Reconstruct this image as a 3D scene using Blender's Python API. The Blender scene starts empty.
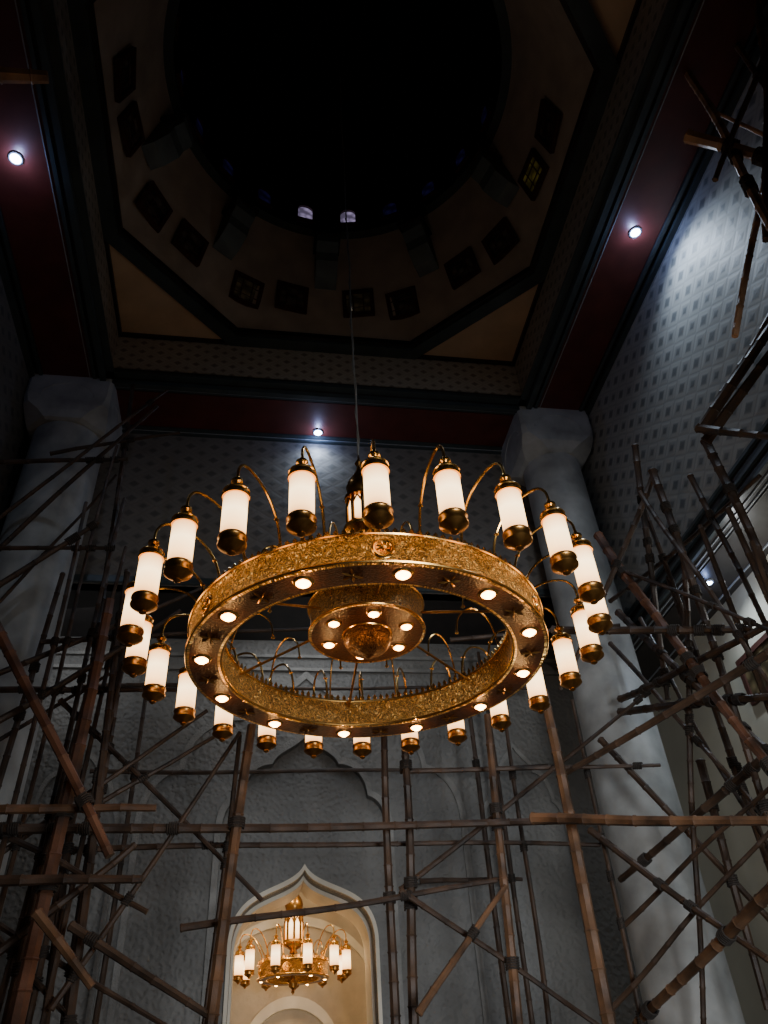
import bpy, bmesh, math, random
from mathutils import Vector, Matrix
random.seed(7)
PI=math.pi
scene=bpy.context.scene
COL=scene.collection
ZC=1.6
# ---------------- camera (solved from the vanishing points) ----------------
F=769.0
RX=Vector((5233,-236,-769)).normalized()
RZ=Vector((-70,950,-769)).normalized()
RY=RZ.cross(RX).normalized()
RX=RY.cross(RZ).normalized()
cd=bpy.data.cameras.new('camera'); cam=bpy.data.objects.new('camera',cd); COL.objects.link(cam)
m=Matrix((RX,RY,RZ)).to_4x4(); m.translation=Vector((0,0,ZC))
cam.matrix_world=m
cd.sensor_fit='VERTICAL'; cd.sensor_height=24; cd.lens=F/1024*24; cd.clip_end=200; cd.clip_start=.05
scene.camera=cam
def ray(px,py):
    u,v=px-384,512-py
    c=Vector((u,v,-F))
    return Vector((RX.dot(c),RY.dot(c),RZ.dot(c)))
def at(px,py,d):
    r=ray(px,py)
    if isinstance(d,tuple):
        k={'x':0,'y':1,'z':2}[d[0]]; val=d[1]-(ZC if k==2 else 0)
        s=val/r[k]
    else: s=d/r[1]
    return Vector((r[0]*s,r[1]*s,r[2]*s+ZC))
def atp(px,py,d):      # same, kept inside the hall (clear of columns and side walls)
    p=at(px,py,d)
    if isinstance(d,tuple) and p.y>9.75: p=at(px,py,9.75)
    if p.x>6.05: p=at(px,py,('x',6.05))
    return p
# ---------------- helpers ----------------
def tag(o,label=None,cat=None,group=None,kind=None):
    if label: o['label']=label
    if cat: o['category']=cat
    if group: o['group']=group
    if kind: o['kind']=kind
    return o
def empty(name,loc,rz=0):
    o=bpy.data.objects.new(name,None); o.empty_display_size=.1; COL.objects.link(o); o.location=loc; o.rotation_euler=(0,0,rz); return o
def mesh(bm,mat,smooth=True,name='m'):
    bmesh.ops.recalc_face_normals(bm,faces=bm.faces[:])
    me=bpy.data.meshes.new(name); bm.to_mesh(me); bm.free()
    me.materials.append(mat)
    if smooth:
        me.polygons.foreach_set('use_smooth',[True]*len(me.polygons))
        try: me.set_sharp_from_angle(angle=math.radians(38))
        except Exception: pass
    return me
def obj(name,me,parent=None,loc=(0,0,0),rz=0):
    o=bpy.data.objects.new(name,me); COL.objects.link(o); o.location=loc; o.rotation_euler=(0,0,rz)
    if parent: o.parent=parent
    return o
def box(bm,x0,x1,y0,y1,z0,z1):
    vs=[bm.verts.new((x,y,z)) for x in (x0,x1) for y in (y0,y1) for z in (z0,z1)]
    for f in ((0,1,3,2),(4,6,7,5),(0,4,5,1),(2,3,7,6),(0,2,6,4),(1,5,7,3)):
        bm.faces.new([vs[i] for i in f])
def lathe(bm,prof,n=32,cx=0,cy=0,closed=False):
    rings=[]
    for r,z in prof:
        if r<1e-5: rings.append([bm.verts.new((cx,cy,z))])
        else: rings.append([bm.verts.new((cx+r*math.cos(2*PI*i/n),cy+r*math.sin(2*PI*i/n),z)) for i in range(n)])
    pairs=list(zip(rings,rings[1:]))
    if closed: pairs.append((rings[-1],rings[0]))
    for a,b in pairs:
        for i in range(n):
            j=(i+1)%n
            if len(a)==1 and len(b)==1: continue
            if len(a)==1: bm.faces.new((a[0],b[i],b[j]))
            elif len(b)==1: bm.faces.new((a[i],a[j],b[0]))
            else: bm.faces.new((a[i],a[j],b[j],b[i]))
def tube(bm,pts,r,n=6,caps=True):
    pts=[Vector(p) for p in pts]; rs=r if isinstance(r,(list,tuple)) else [r]*len(pts)
    rings=[]; up=None
    for i,p in enumerate(pts):
        t=(pts[min(i+1,len(pts)-1)]-pts[max(i-1,0)]).normalized()
        if up is None:
            up=Vector((0,0,1)) if abs(t.z)<.9 else Vector((1,0,0))
        s=t.cross(up).normalized(); up=s.cross(t).normalized()
        rings.append([bm.verts.new(p+(s*math.cos(2*PI*k/n)+up*math.sin(2*PI*k/n))*rs[i]) for k in range(n)])
    for a,b in zip(rings,rings[1:]):
        for k in range(n): bm.faces.new((a[k],a[(k+1)%n],b[(k+1)%n],b[k]))
    if caps: bm.faces.new(rings[0]); bm.faces.new(rings[-1][::-1])
def spline(pts,k=5):
    P=[Vector(p) for p in pts]; out=[]
    for i in range(len(P)-1):
        p0=P[max(i-1,0)];p1=P[i];p2=P[i+1];p3=P[min(i+2,len(P)-1)]
        for j in range(k):
            t=j/k
            out.append(.5*((2*p1)+(p2-p0)*t+(2*p0-5*p1+4*p2-p3)*t*t+(3*p1-p0-3*p2+p3)*t**3))
    out.append(P[-1]); return out
# ---------------- materials ----------------
def newmat(name):
    mt=bpy.data.materials.new(name); mt.use_nodes=True
    nt=mt.node_tree; return mt,nt,nt.nodes['Principled BSDF']
def N(nt,t,**kw):
    n=nt.nodes.new(t)
    for k,v in kw.items(): setattr(n,k,v)
    return n
def setin(nt,n,i,v):
    if hasattr(v,'is_output'): nt.links.new(v,n.inputs[i])
    else: n.inputs[i].default_value=v
def mth(nt,op,a,b=0.0,c=None):
    n=N(nt,'ShaderNodeMath',operation=op); setin(nt,n,0,a); setin(nt,n,1,b)
    if c is not None: setin(nt,n,2,c)
    return n.outputs[0]
def ramp(nt,fac,stops):
    n=N(nt,'ShaderNodeValToRGB'); nt.links.new(fac,n.inputs[0]); cr=n.color_ramp
    while len(cr.elements)<len(stops): cr.elements.new(.5)
    for e,(p,c) in zip(cr.elements,stops): e.position=p; e.color=(*c,1)
    return n.outputs[0]
def bump(nt,b,h,strength=.5,dist=.02):
    n=N(nt,'ShaderNodeBump'); n.inputs['Strength'].default_value=strength; n.inputs['Distance'].default_value=dist
    nt.links.new(h,n.inputs['Height']); nt.links.new(n.outputs[0],b.inputs['Normal'])
def simple(name,c,rough=.6,metal=0,noise=.25,scale=6,bm_=0,bscale=40):
    mt,nt,b=newmat(name); b.inputs['Roughness'].default_value=rough; b.inputs['Metallic'].default_value=metal
    tc=N(nt,'ShaderNodeTexCoord'); nz=N(nt,'ShaderNodeTexNoise'); nz.inputs['Scale'].default_value=scale; nz.inputs['Detail'].default_value=4
    nt.links.new(tc.outputs['Object'],nz.inputs['Vector'])
    lo=tuple(x*(1-noise) for x in c); hi=tuple(min(1,x*(1+noise)) for x in c)
    nt.links.new(ramp(nt,nz.outputs['Fac'],[(.3,lo),(.7,hi)]),b.inputs['Base Color'])
    if bm_:
        n2=N(nt,'ShaderNodeTexNoise'); n2.inputs['Scale'].default_value=bscale; nt.links.new(tc.outputs['Object'],n2.inputs['Vector'])
        bump(nt,b,n2.outputs['Fac'],bm_,.03)
    return mt
def emis(name,c,s,base=(.8,.8,.8)):
    mt,nt,b=newmat(name); b.inputs['Base Color'].default_value=(*base,1); b.inputs['Emission Color'].default_value=(*c,1); b.inputs['Emission Strength'].default_value=s
    b.inputs['Roughness'].default_value=.3
    return mt
def lattice(name,base,dark,axes,size,rough=.6):
    mt,nt,b=newmat(name); b.inputs['Roughness'].default_value=rough
    tc=N(nt,'ShaderNodeTexCoord'); sp=N(nt,'ShaderNodeSeparateXYZ'); nt.links.new(tc.outputs['Object'],sp.inputs[0])
    a=mth(nt,'DIVIDE',sp.outputs[axes[0]],size); c=mth(nt,'DIVIDE',sp.outputs[axes[1]],size*.75)
    pa=mth(nt,'PINGPONG',a,.5); pc=mth(nt,'PINGPONG',c,.5)
    s=mth(nt,'ADD',pa,pc)
    n1=mth(nt,'ABSOLUTE',mth(nt,'SUBTRACT',s,.5))
    st=mth(nt,'SINE',mth(nt,'MULTIPLY',s,25.0)); st=mth(nt,'MULTIPLY',st,.03)
    v=mth(nt,'ADD',n1,st)
    mid=tuple(x*.75+y*.25 for x,y in zip(base,dark))
    nt.links.new(ramp(nt,v,[(.0,mid),(.10,base),(.20,base),(.38,dark)]),b.inputs['Base Color'])
    bump(nt,b,v,.4,.03)
    return mt
def gold_pattern(name,R,scale=13,bright=(1.0,.60,.18),dark=(.09,.035,.008)):
    mt,nt,b=newmat(name); b.inputs['Metallic'].default_value=.85; b.inputs['Roughness'].default_value=.34
    tc=N(nt,'ShaderNodeTexCoord'); sp=N(nt,'ShaderNodeSeparateXYZ'); nt.links.new(tc.outputs['Object'],sp.inputs[0])
    ang=mth(nt,'ARCTAN2',sp.outputs[1],sp.outputs[0]); s=mth(nt,'MULTIPLY',ang,R)
    cb=N(nt,'ShaderNodeCombineXYZ'); nt.links.new(s,cb.inputs[0]); nt.links.new(sp.outputs[2],cb.inputs[1])
    nz=N(nt,'ShaderNodeTexNoise'); nz.inputs['Scale'].default_value=scale*.9; nt.links.new(cb.outputs[0],nz.inputs['Vector'])
    mx=N(nt,'ShaderNodeVectorMath',operation='SCALE'); nt.links.new(nz.outputs['Color'],mx.inputs[0]); mx.inputs['Scale'].default_value=.07
    ad=N(nt,'ShaderNodeVectorMath',operation='ADD'); nt.links.new(cb.outputs[0],ad.inputs[0]); nt.links.new(mx.outputs[0],ad.inputs[1])
    vo=N(nt,'ShaderNodeTexVoronoi',feature='DISTANCE_TO_EDGE'); vo.inputs['Scale'].default_value=scale; nt.links.new(ad.outputs[0],vo.inputs['Vector'])
    vo2=N(nt,'ShaderNodeTexVoronoi'); vo2.inputs['Scale'].default_value=scale*1.6; nt.links.new(ad.outputs[0],vo2.inputs['Vector'])
    sw=mth(nt,'SINE',mth(nt,'MULTIPLY',vo2.outputs['Distance'],22.0))
    h=mth(nt,'ADD',mth(nt,'MULTIPLY',vo.outputs['Distance'],2.2),mth(nt,'MULTIPLY',sw,.22))
    nt.links.new(ramp(nt,h,[(.05,bright),(.25,tuple(x*.5 for x in bright)),(.40,dark),(.6,bright)]),b.inputs['Base Color'])
    bump(nt,b,h,1.0,.03)
    return mt
M={}
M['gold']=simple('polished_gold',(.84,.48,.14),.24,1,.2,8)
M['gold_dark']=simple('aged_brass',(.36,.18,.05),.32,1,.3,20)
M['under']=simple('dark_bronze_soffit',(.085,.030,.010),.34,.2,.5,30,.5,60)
M['band']=gold_pattern('arabesque_gold_band',1.5)
M['drumband']=gold_pattern('arabesque_drum_band',.5,16,(.85,.48,.15))
M['bowl']=gold_pattern('arabesque_bowl',.2,22,(.34,.14,.035),(.015,.006,.003))
M['warm']=emis('warm_bulb_lens',(1,.55,.20),26)
mt,nt,b=newmat('frosted_lamp_glass')
b.inputs['Base Color'].default_value=(.8,.65,.45,1); b.inputs['Roughness'].default_value=.35
tc=N(nt,'ShaderNodeTexCoord'); sp=N(nt,'ShaderNodeSeparateXYZ'); nt.links.new(tc.outputs['Generated'],sp.inputs[0])
nt.links.new(ramp(nt,sp.outputs[2],[(.0,(.50,.16,.03)),(.25,(.90,.50,.19)),(.6,(1,.70,.36)),(1,(.55,.22,.05))]),b.inputs['Emission Color'])
b.inputs['Emission Strength'].default_value=4.8
M['glass']=mt
M['cool']=emis('cool_led_lens',(.60,.78,1),50)
M['white']=simple('white_fixture_ring',(.12,.13,.15),.4)
M['cord']=simple('grey_cable_sleeve',(.20,.19,.17),.6)
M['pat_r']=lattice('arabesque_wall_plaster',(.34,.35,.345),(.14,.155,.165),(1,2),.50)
M['pat_l']=lattice('arabesque_left_shaded_plaster',(.14,.14,.135),(.07,.075,.08),(1,2),.50)  # same plaster as the right wall, with its dimness put into the colour
M['pat_b']=lattice('arabesque_rear_plaster',(.18,.168,.155),(.105,.10,.095),(0,2),.46)
M['frz_b']=lattice('frieze_plaster',(.42,.38,.33),(.20,.17,.15),(0,2),.34)
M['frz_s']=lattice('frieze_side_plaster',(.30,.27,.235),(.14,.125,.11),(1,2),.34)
M['maroon']=simple('maroon_soffit',(.105,.022,.016),.4,0,.2,3)
M['beam']=simple('dark_beam_paint',(.022,.018,.018),.4,0,.3,3)
M['teal']=simple('dark_teal_moulding',(.045,.060,.066),.35,0,.2,3)
M['corbel']=simple('slate_corbel_paint',(.10,.12,.125),.5,0,.2,3)
M['edge']=simple('edge_moulding_and_highlight',(.30,.33,.36),.3,0,.2,5)  # light-grey edging; on the right beam it paints the downlit edge highlight
M['tan']=simple('tan_ceiling_plaster',(.60,.43,.29),.7,0,.12,2)
M['drum']=simple('drum_plaster',(.42,.34,.28),.7,0,.15,2)
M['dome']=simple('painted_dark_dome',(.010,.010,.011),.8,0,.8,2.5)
M['marble']=simple('grey_veined_marble',(.36,.37,.362),.5,0,.28,2.2,.06,9)
M['brownframe']=simple('dark_wood_frame',(.06,.02,.014),.5)
M['niche']=simple('warm_niche_plaster',(.52,.44,.33),.7,0,.15,2.5,.3,10)
M['creamtrim']=simple('cream_arch_trim',(.72,.66,.54),.5,0,.08,3)
M['greytrim']=simple('grey_carved_trim',(.24,.24,.23),.6,0,.25,4,.4,30)
M['floor']=simple('dusty_tile_floor',(.22,.21,.20),.5,0,.2,1.5)
M['plain']=simple('plain_grey_plaster',(.20,.20,.195),.75,0,.2,1.3,.3,9)
M['pale']=simple('warm_cream_aisle_plaster',(.50,.47,.37),.75,0,.1,1)
mt,nt,b=newmat('carved_relief_wall'); b.inputs['Roughness'].default_value=.65
tc=N(nt,'ShaderNodeTexCoord'); nz=N(nt,'ShaderNodeTexNoise'); nz.inputs['Scale'].default_value=6; nz.inputs['Detail'].default_value=3
nt.links.new(tc.outputs['Object'],nz.inputs['Vector'])
sc=N(nt,'ShaderNodeVectorMath',operation='SCALE'); nt.links.new(nz.outputs['Color'],sc.inputs[0]); sc.inputs['Scale'].default_value=.10
ad=N(nt,'ShaderNodeVectorMath',operation='ADD'); nt.links.new(tc.outputs['Object'],ad.inputs[0]); nt.links.new(sc.outputs[0],ad.inputs[1])
vo=N(nt,'ShaderNodeTexVoronoi',feature='SMOOTH_F1'); vo.inputs['Scale'].default_value=14; nt.links.new(ad.outputs[0],vo.inputs['Vector'])
n3=N(nt,'ShaderNodeTexNoise'); n3.inputs['Scale'].default_value=.9; nt.links.new(tc.outputs['Object'],n3.inputs['Vector'])
nt.links.new(ramp(nt,n3.outputs['Fac'],[(.3,(.150,.152,.148)),(.7,(.23,.23,.22))]),b.inputs['Base Color'])
bump(nt,b,vo.outputs['Distance'],.75,.045)
M['relief']=mt
def bamboo_mat(name,c):
    mt,nt,b=newmat(name); b.inputs['Roughness'].default_value=.55
    tc=N(nt,'ShaderNodeTexCoord'); nz=N(nt,'ShaderNodeTexNoise'); nz.inputs['Scale'].default_value=3.0; nz.inputs['Detail'].default_value=6
    nt.links.new(tc.outputs['Object'],nz.inputs['Vector'])
    nt.links.new(ramp(nt,nz.outputs['Fac'],[(.30,tuple(x*.22 for x in c)),(.5,c),(.72,tuple(min(1,x*1.7) for x in c))]),b.inputs['Base Color'])
    n2=N(nt,'ShaderNodeTexNoise'); n2.inputs['Scale'].default_value=45; nt.links.new(tc.outputs['Object'],n2.inputs['Vector']); bump(nt,b,n2.outputs['Fac'],.3,.01)
    return mt
M['bam1']=bamboo_mat('weathered_brown_bamboo',(.115,.060,.030))
M['bam2']=bamboo_mat('dark_bamboo',(.052,.030,.018))
M['bam3']=bamboo_mat('reddish_bamboo',(.115,.050,.027))
M['bam4']=bamboo_mat('brightened_bamboo',(.36,.20,.11))  # lightened bamboo, making up for lamp light missing on the near poles
M['rope']=simple('black_rope_lashing',(.03,.024,.02),.8)
def winmat(name,c,s):
    mt,nt,b=newmat(name); b.inputs['Roughness'].default_value=.3
    tc=N(nt,'ShaderNodeTexCoord'); vo=N(nt,'ShaderNodeTexVoronoi'); vo.inputs['Scale'].default_value=6; nt.links.new(tc.outputs['Object'],vo.inputs['Vector'])
    col=ramp(nt,vo.outputs['Distance'],[(.1,c),(.6,tuple(x*.25 for x in c))])
    nt.links.new(col,b.inputs['Base Color']); nt.links.new(col,b.inputs['Emission Color']); b.inputs['Emission Strength'].default_value=s
    return mt
M['win_dim']=winmat('dim_brown_glass',(.09,.065,.05),.02)
M['win_mid']=winmat('faint_ochre_glass',(.16,.12,.06),.04)
M['win_yel']=winmat('yellow_stained_glass',(.34,.27,.05),.08)
M['win_blue']=winmat('blue_stained_glass',(.06,.05,.3),.05)
M['win_lit']=winmat('pale_lit_stained_glass',(.55,.45,.75),.5)

# ---------------- the room ----------------
def struct(name,bm,mat,smooth=False):
    o=obj(name,mesh(bm,mat,smooth,name)); o['kind']='structure'; return o
XL,XR=-3.07,4.87
YB=9.91; BCX,BCY=.90,5.94; HALF=3.97
BW=1.33
Z_B=11+ZC; Z_CE=12.25+ZC; Z_D=15+ZC
YF=BCY-HALF
XOL,XOR=XL-BW,XR+BW
tn=[0]
def trim(bm,mat,smooth=False):
    tn[0]+=1; return struct('trim_%d'%tn[0],bm,mat,smooth)
bm=bmesh.new(); box(bm,-9,11,-3,18,-.2,0); struct('floor',bm,M['floor'])
for (x0,x1,y0,y1) in ((XOL,XL,YF-BW,YB+BW),(XR,XOR,YF-BW,YB+BW),(XL,XR,YB,YB+BW),(XL,XR,YF-BW,YF)):
    bm=bmesh.new(); box(bm,x0,x1,y0,y1,Z_B,Z_CE+.3); trim(bm,M['beam'])
def soffit(x0,x1,y0,y1,alongx):
    bm=bmesh.new()
    if alongx: box(bm,x0,x1,y0+.24,y1-.2,Z_B-.025,Z_B)
    else: box(bm,x0+.24,x1-.24,y0,y1,Z_B-.025,Z_B)
    trim(bm,M['maroon'])
    bm=bmesh.new()
    if alongx:
        for a in (y0+.16,y1-.16): box(bm,x0,x1,a-.03,a+.03,Z_B-.06,Z_B)
        for a in (y0+.05,y1-.05): box(bm,x0,x1,a-.05,a+.05,Z_B-.1,Z_B)
    else:
        for a in (x0+.2,x1-.2): box(bm,a-.03,a+.03,y0,y1,Z_B-.06,Z_B)
        for a in (x0+.05,x1-.05): box(bm,a-.05,a+.05,y0,y1,Z_B-.1,Z_B)
    trim(bm,M['teal'])
soffit(XOL,XL,YF-BW,YB+BW,False); soffit(XR,XOR,YF-BW,YB+BW,False)
soffit(XL,XR,YB,YB+BW,True)
bm=bmesh.new()
box(bm,XOR-.012,XOR,YF-BW,YB+BW,Z_B-.115,Z_B-.10); box(bm,XR+.28,XR+.295,YF-BW,YB+BW,Z_B-.04,Z_B-.025); box(bm,XL-.295,XL-.28,YF-BW,YB+BW,Z_B-.04,Z_B-.025)
box(bm,XL,XR,YB+.12,YB+.13,Z_B-.075,Z_B-.06); box(bm,XL,XR,YB+BW-.12,YB+BW-.11,Z_B-.075,Z_B-.06)
trim(bm,M['edge'])
bm=bmesh.new()
for k in range(3):
    o_=.03+.05*k; z0=Z_B+.04+.07*k
    box(bm,XL,XL+.16-o_,YF,YB,z0,z0+.05); box(bm,XR-.16+o_,XR,YF,YB,z0,z0+.05); box(bm,XL,XR,YB-.16+o_,YB,z0,z0+.05)
trim(bm,M['teal'])
bm=bmesh.new(); box(bm,XL,XR,YB-.03,YB,Z_B+.3,Z_CE-.08); trim(bm,M['frz_b'])
for x0,x1 in ((XL,XL+.03),(XR-.03,XR)):
    bm=bmesh.new(); box(bm,x0,x1,YF,YB-.03,Z_B+.3,Z_CE-.08); trim(bm,M['frz_s'])
bm=bmesh.new(); box(bm,XL,XR,YB-.09,YB,Z_CE-.08,Z_CE); box(bm,XL,XL+.09,YF,YB-.09,Z_CE-.08,Z_CE); box(bm,XR-.09,XR,YF,YB-.09,Z_CE-.08,Z_CE); trim(bm,M['beam'])
RI=3.9; DI=4.05/3.9
def octr(a,ri=RI):
    ca,sa=abs(math.cos(a)),abs(math.sin(a))
    return min(ri/max(ca,sa),ri*DI/((ca+sa)/math.sqrt(2)))
def octpt(a,ri,z): r=octr(a,ri); return (BCX+r*math.cos(a),BCY+r*math.sin(a),z)
VA=math.atan((DI*math.sqrt(2)-1))
OA=[]
for q in range(4): OA+= [q*PI/2-VA,q*PI/2+VA]
SA=[]
for i in range(8):
    a0_=OA[i]; a1_=OA[(i+1)%8]+(2*PI if i==7 else 0)
    for k in range(12): SA.append(a0_+(a1_-a0_)*k/12)
bm=bmesh.new(); nn=len(SA)
inner=[];outer=[]
for a in SA:
    inner.append(bm.verts.new(octpt(a,RI-.1,Z_CE)))
    k=(HALF+.3)/max(abs(math.cos(a)),abs(math.sin(a)))
    outer.append(bm.verts.new((BCX+k*math.cos(a),BCY+k*math.sin(a),Z_CE)))
for i in range(nn):
    j=(i+1)%nn; bm.faces.new((inner[i],inner[j],outer[j],outer[i]))
struct('ceiling',bm,M['tan'])
def octring(ri0,ri1,z0,z1,mat):
    bm=bmesh.new(); R=[]
    for ri,z in ((ri0,z0),(ri1,z0),(ri1,z1),(ri0,z1)):
        R.append([bm.verts.new(octpt(OA[i],ri,z)) for i in range(8)])
    for q in range(4):
        a,b_=R[q],R[(q+1)%4]
        for i in range(8): bm.faces.new((a[i],a[(i+1)%8],b_[(i+1)%8],b_[i]))
    return trim(bm,mat)
octring(RI-.2,RI+.04,Z_CE-.10,Z_CE+.05,M['teal'])
octring(RI-.27,RI-.2,Z_CE-.04,Z_CE+.08,M['beam'])
RD=3.0
def drum(a,t):
    r=octr(a,RI-.1)*(1-t)+(RD+.12)*t
    return Vector((BCX+r*math.cos(a),BCY+r*math.sin(a),Z_CE+(Z_D-Z_CE)*t))
bm=bmesh.new(); g=[[bm.verts.new(drum(a,t/6)) for a in SA] for t in range(7)]
for a,b_ in zip(g,g[1:]):
    for i in range(nn): bm.faces.new((a[i],a[(i+1)%nn],b_[(i+1)%nn],b_[i]))
struct('wall_drum',bm,M['drum'],True)
bm=bmesh.new(); lathe(bm,[(RD+.14,Z_D-.05),(RD-.04,Z_D-.05),(RD-.04,Z_D+.1),(RD+.14,Z_D+.1)],64,BCX,BCY,True); trim(bm,M['teal'],True)
bm=bmesh.new(); prof=[(RD,Z_D),(RD+.05,Z_D+.9)]+[((RD+.05)*math.cos(t*PI/20),Z_D+.9+3.0*math.sin(t*PI/20)) for t in range(1,10)]+[(0,Z_D+3.9)]
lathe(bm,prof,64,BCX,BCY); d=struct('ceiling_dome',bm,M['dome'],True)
wn=[0]
def window_at(P,Nn,w,h,pane,frame=.08,arch=False):
    wn[0]+=1
    tz=Vector((0,0,1)); side=tz.cross(Nn).normalized(); up=Nn.cross(side).normalized()
    root=empty('window_%d'%wn[0],P); root['kind']='structure'
    def outl(s):
        ww,hh=w/2-s,h/2-s
        if not arch: return [(-ww,-hh),(ww,-hh),(ww,hh),(-ww,hh)]
        return [(-ww,-hh),(ww,-hh)]+[(ww*math.cos(q*PI/8),hh-ww+ww*math.sin(q*PI/8)) for q in range(9)]
    o1,o2=outl(0),outl(frame); bm=bmesh.new()
    L=[]
    for o_,dpt in ((o1,0),(o1,.08),(o2,.08),(o2,0)):
        L.append([bm.verts.new(side*x+up*y+Nn*dpt) for x,y in o_])
    n=len(o1)
    for q in range(4):
        a,b_=L[q],L[(q+1)%4]
        for i in range(n): bm.faces.new((a[i],a[(i+1)%n],b_[(i+1)%n],b_[i]))
    obj('window_frame',mesh(bm,M['brownframe'],False),root)
    bm=bmesh.new(); bm.faces.new([bm.verts.new(side*x+up*y+Nn*.03) for x,y in o2]); obj('window_pane',mesh(bm,pane,False),root)
    if not arch:
        bm=bmesh.new()
        for q in (-1,1):
            c=side*(q*w/6); tube(bm,[c-up*(h/2-frame)+Nn*.05,c+up*(h/2-frame)+Nn*.05],.012,4)
            c=up*(q*h/6); tube(bm,[c-side*(w/2-frame)+Nn*.05,c+side*(w/2-frame)+Nn*.05],.012,4)
        obj('window_bars',mesh(bm,M['brownframe'],False),root)
for k in range(-1,6):
    for s in (-11,11):
        adeg=18+36*k+s
        if adeg<-12 or adeg>192: continue
        a=math.radians(adeg); t=.36
        P=drum(a,t); du=(drum(a,t+.1)-P).normalized(); rad=Vector((-math.cos(a),-math.sin(a),0))
        side=Vector((0,0,1)).cross(rad).normalized(); Nn=du.cross(side).normalized()
        if Nn.dot(rad)<0: Nn=-Nn
        pane=M['win_yel'] if adeg==7 else (M['win_mid'] if adeg in (79,115) else M['win_dim'])
        window_at(P+Nn*.03,Nn,.64,.64,pane)
for k in range(0,11):
    a=math.radians(9+18*k)
    r=RD-.01; P=Vector((BCX+r*math.cos(a),BCY+r*math.sin(a),Z_D+.5)); Nn=Vector((-math.cos(a),-math.sin(a),0))
    window_at(P,Nn,.42,.6,M['win_lit'] if k in (4,5) else M['win_blue'],.05,True)
def corbel(adeg,label):
    a=math.radians(adeg); P=drum(a,.64)
    root=empty('corbel',P,a+PI/2)
    bm=bmesh.new(); prof=[(.13,.42),(.62,.42),(.62,.2),(.46,.05),(.40,-.15),(.14,-.36),(-.10,-.42)]
    vs=[[bm.verts.new((x,y,z)) for y,z in prof] for x in (-.22,.22)]
    n=len(prof)
    for i in range(n): bm.faces.new((vs[0][i],vs[0][(i+1)%n],vs[1][(i+1)%n],vs[1][i]))
    bm.faces.new(vs[0]); bm.faces.new(vs[1][::-1]); obj('bracket',mesh(bm,M['corbel'],False),root)
    bm=bmesh.new(); box(bm,-.27,.27,.16,.68,.42,.5); obj('cap_slab',mesh(bm,M['beam'],False),root)
    tag(root,label,'corbel','corbels around the drum under the dome')
for adg,lb in ((18,'dark corbel nearest the yellow glass window high on the right'),(54,'dark corbel in the drum, second from the yellow window'),(90,'dark corbel straight behind the hanging cord below the two lit dome windows'),(126,'dark corbel in the drum, left of the one behind the cord'),(162,'dark corbel high on the left side of the drum')):
    corbel(adg,lb)

# upper walls
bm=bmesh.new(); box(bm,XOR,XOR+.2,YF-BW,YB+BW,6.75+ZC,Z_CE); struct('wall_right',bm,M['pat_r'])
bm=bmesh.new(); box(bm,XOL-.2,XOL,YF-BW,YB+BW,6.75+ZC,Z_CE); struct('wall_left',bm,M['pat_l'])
YU=YB+BW
bm=bmesh.new(); box(bm,XOL,XOR,YU-.04,YU+.2,7.4+ZC,Z_B); struct('wall_back_upper',bm,M['pat_b'])
XA=7.25
bm=bmesh.new(); box(bm,XOR,XA+.3,YF-BW,13.2,6.3+ZC,6.75+ZC); trim(bm,M['beam'])
bm=bmesh.new(); box(bm,-5.8,XOL,YF-BW,13.2,6.3+ZC,6.75+ZC); trim(bm,M['beam'])
bm=bmesh.new(); box(bm,XOR,XA+.3,YU+.2,13.2,6.75+ZC,7.7+ZC); box(bm,-5.8,XOL,YU+.2,13.2,6.75+ZC,7.7+ZC); trim(bm,M['beam'])
bm=bmesh.new(); box(bm,XOL,XOR,YU,13.2,7.4+ZC,7.7+ZC); trim(bm,M['beam'])
bm=bmesh.new()
for z in (6.3,6.5,6.7): box(bm,XOR-.05,XOR,YF,13,z+ZC,z+.05+ZC); box(bm,XOL,XOL+.05,YF,13,z+ZC,z+.05+ZC)
box(bm,XOL,XOR,YU-.1,YU-.04,7.4+ZC,7.52+ZC)
trim(bm,M['teal'])
bm=bmesh.new()
for x in (XOR+.06,XOR+.16,XA-.16): box(bm,x,x+.02,YF,13,6.28+ZC,6.3+ZC)
trim(bm,M['edge'])
bm=bmesh.new(); box(bm,XOR+.22,XA-.2,YF,13,6.285+ZC,6.3+ZC); trim(bm,M['beam'])
bm=bmesh.new(); box(bm,XA,XA+.3,YF-BW,13.2,0,6.3+ZC); struct('wall_right_aisle',bm,M['pale'])
bm=bmesh.new(); box(bm,-5.8,-5.5,YF-BW,13.2,0,6.3+ZC); struct('wall_left_aisle',bm,M['plain'])

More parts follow.
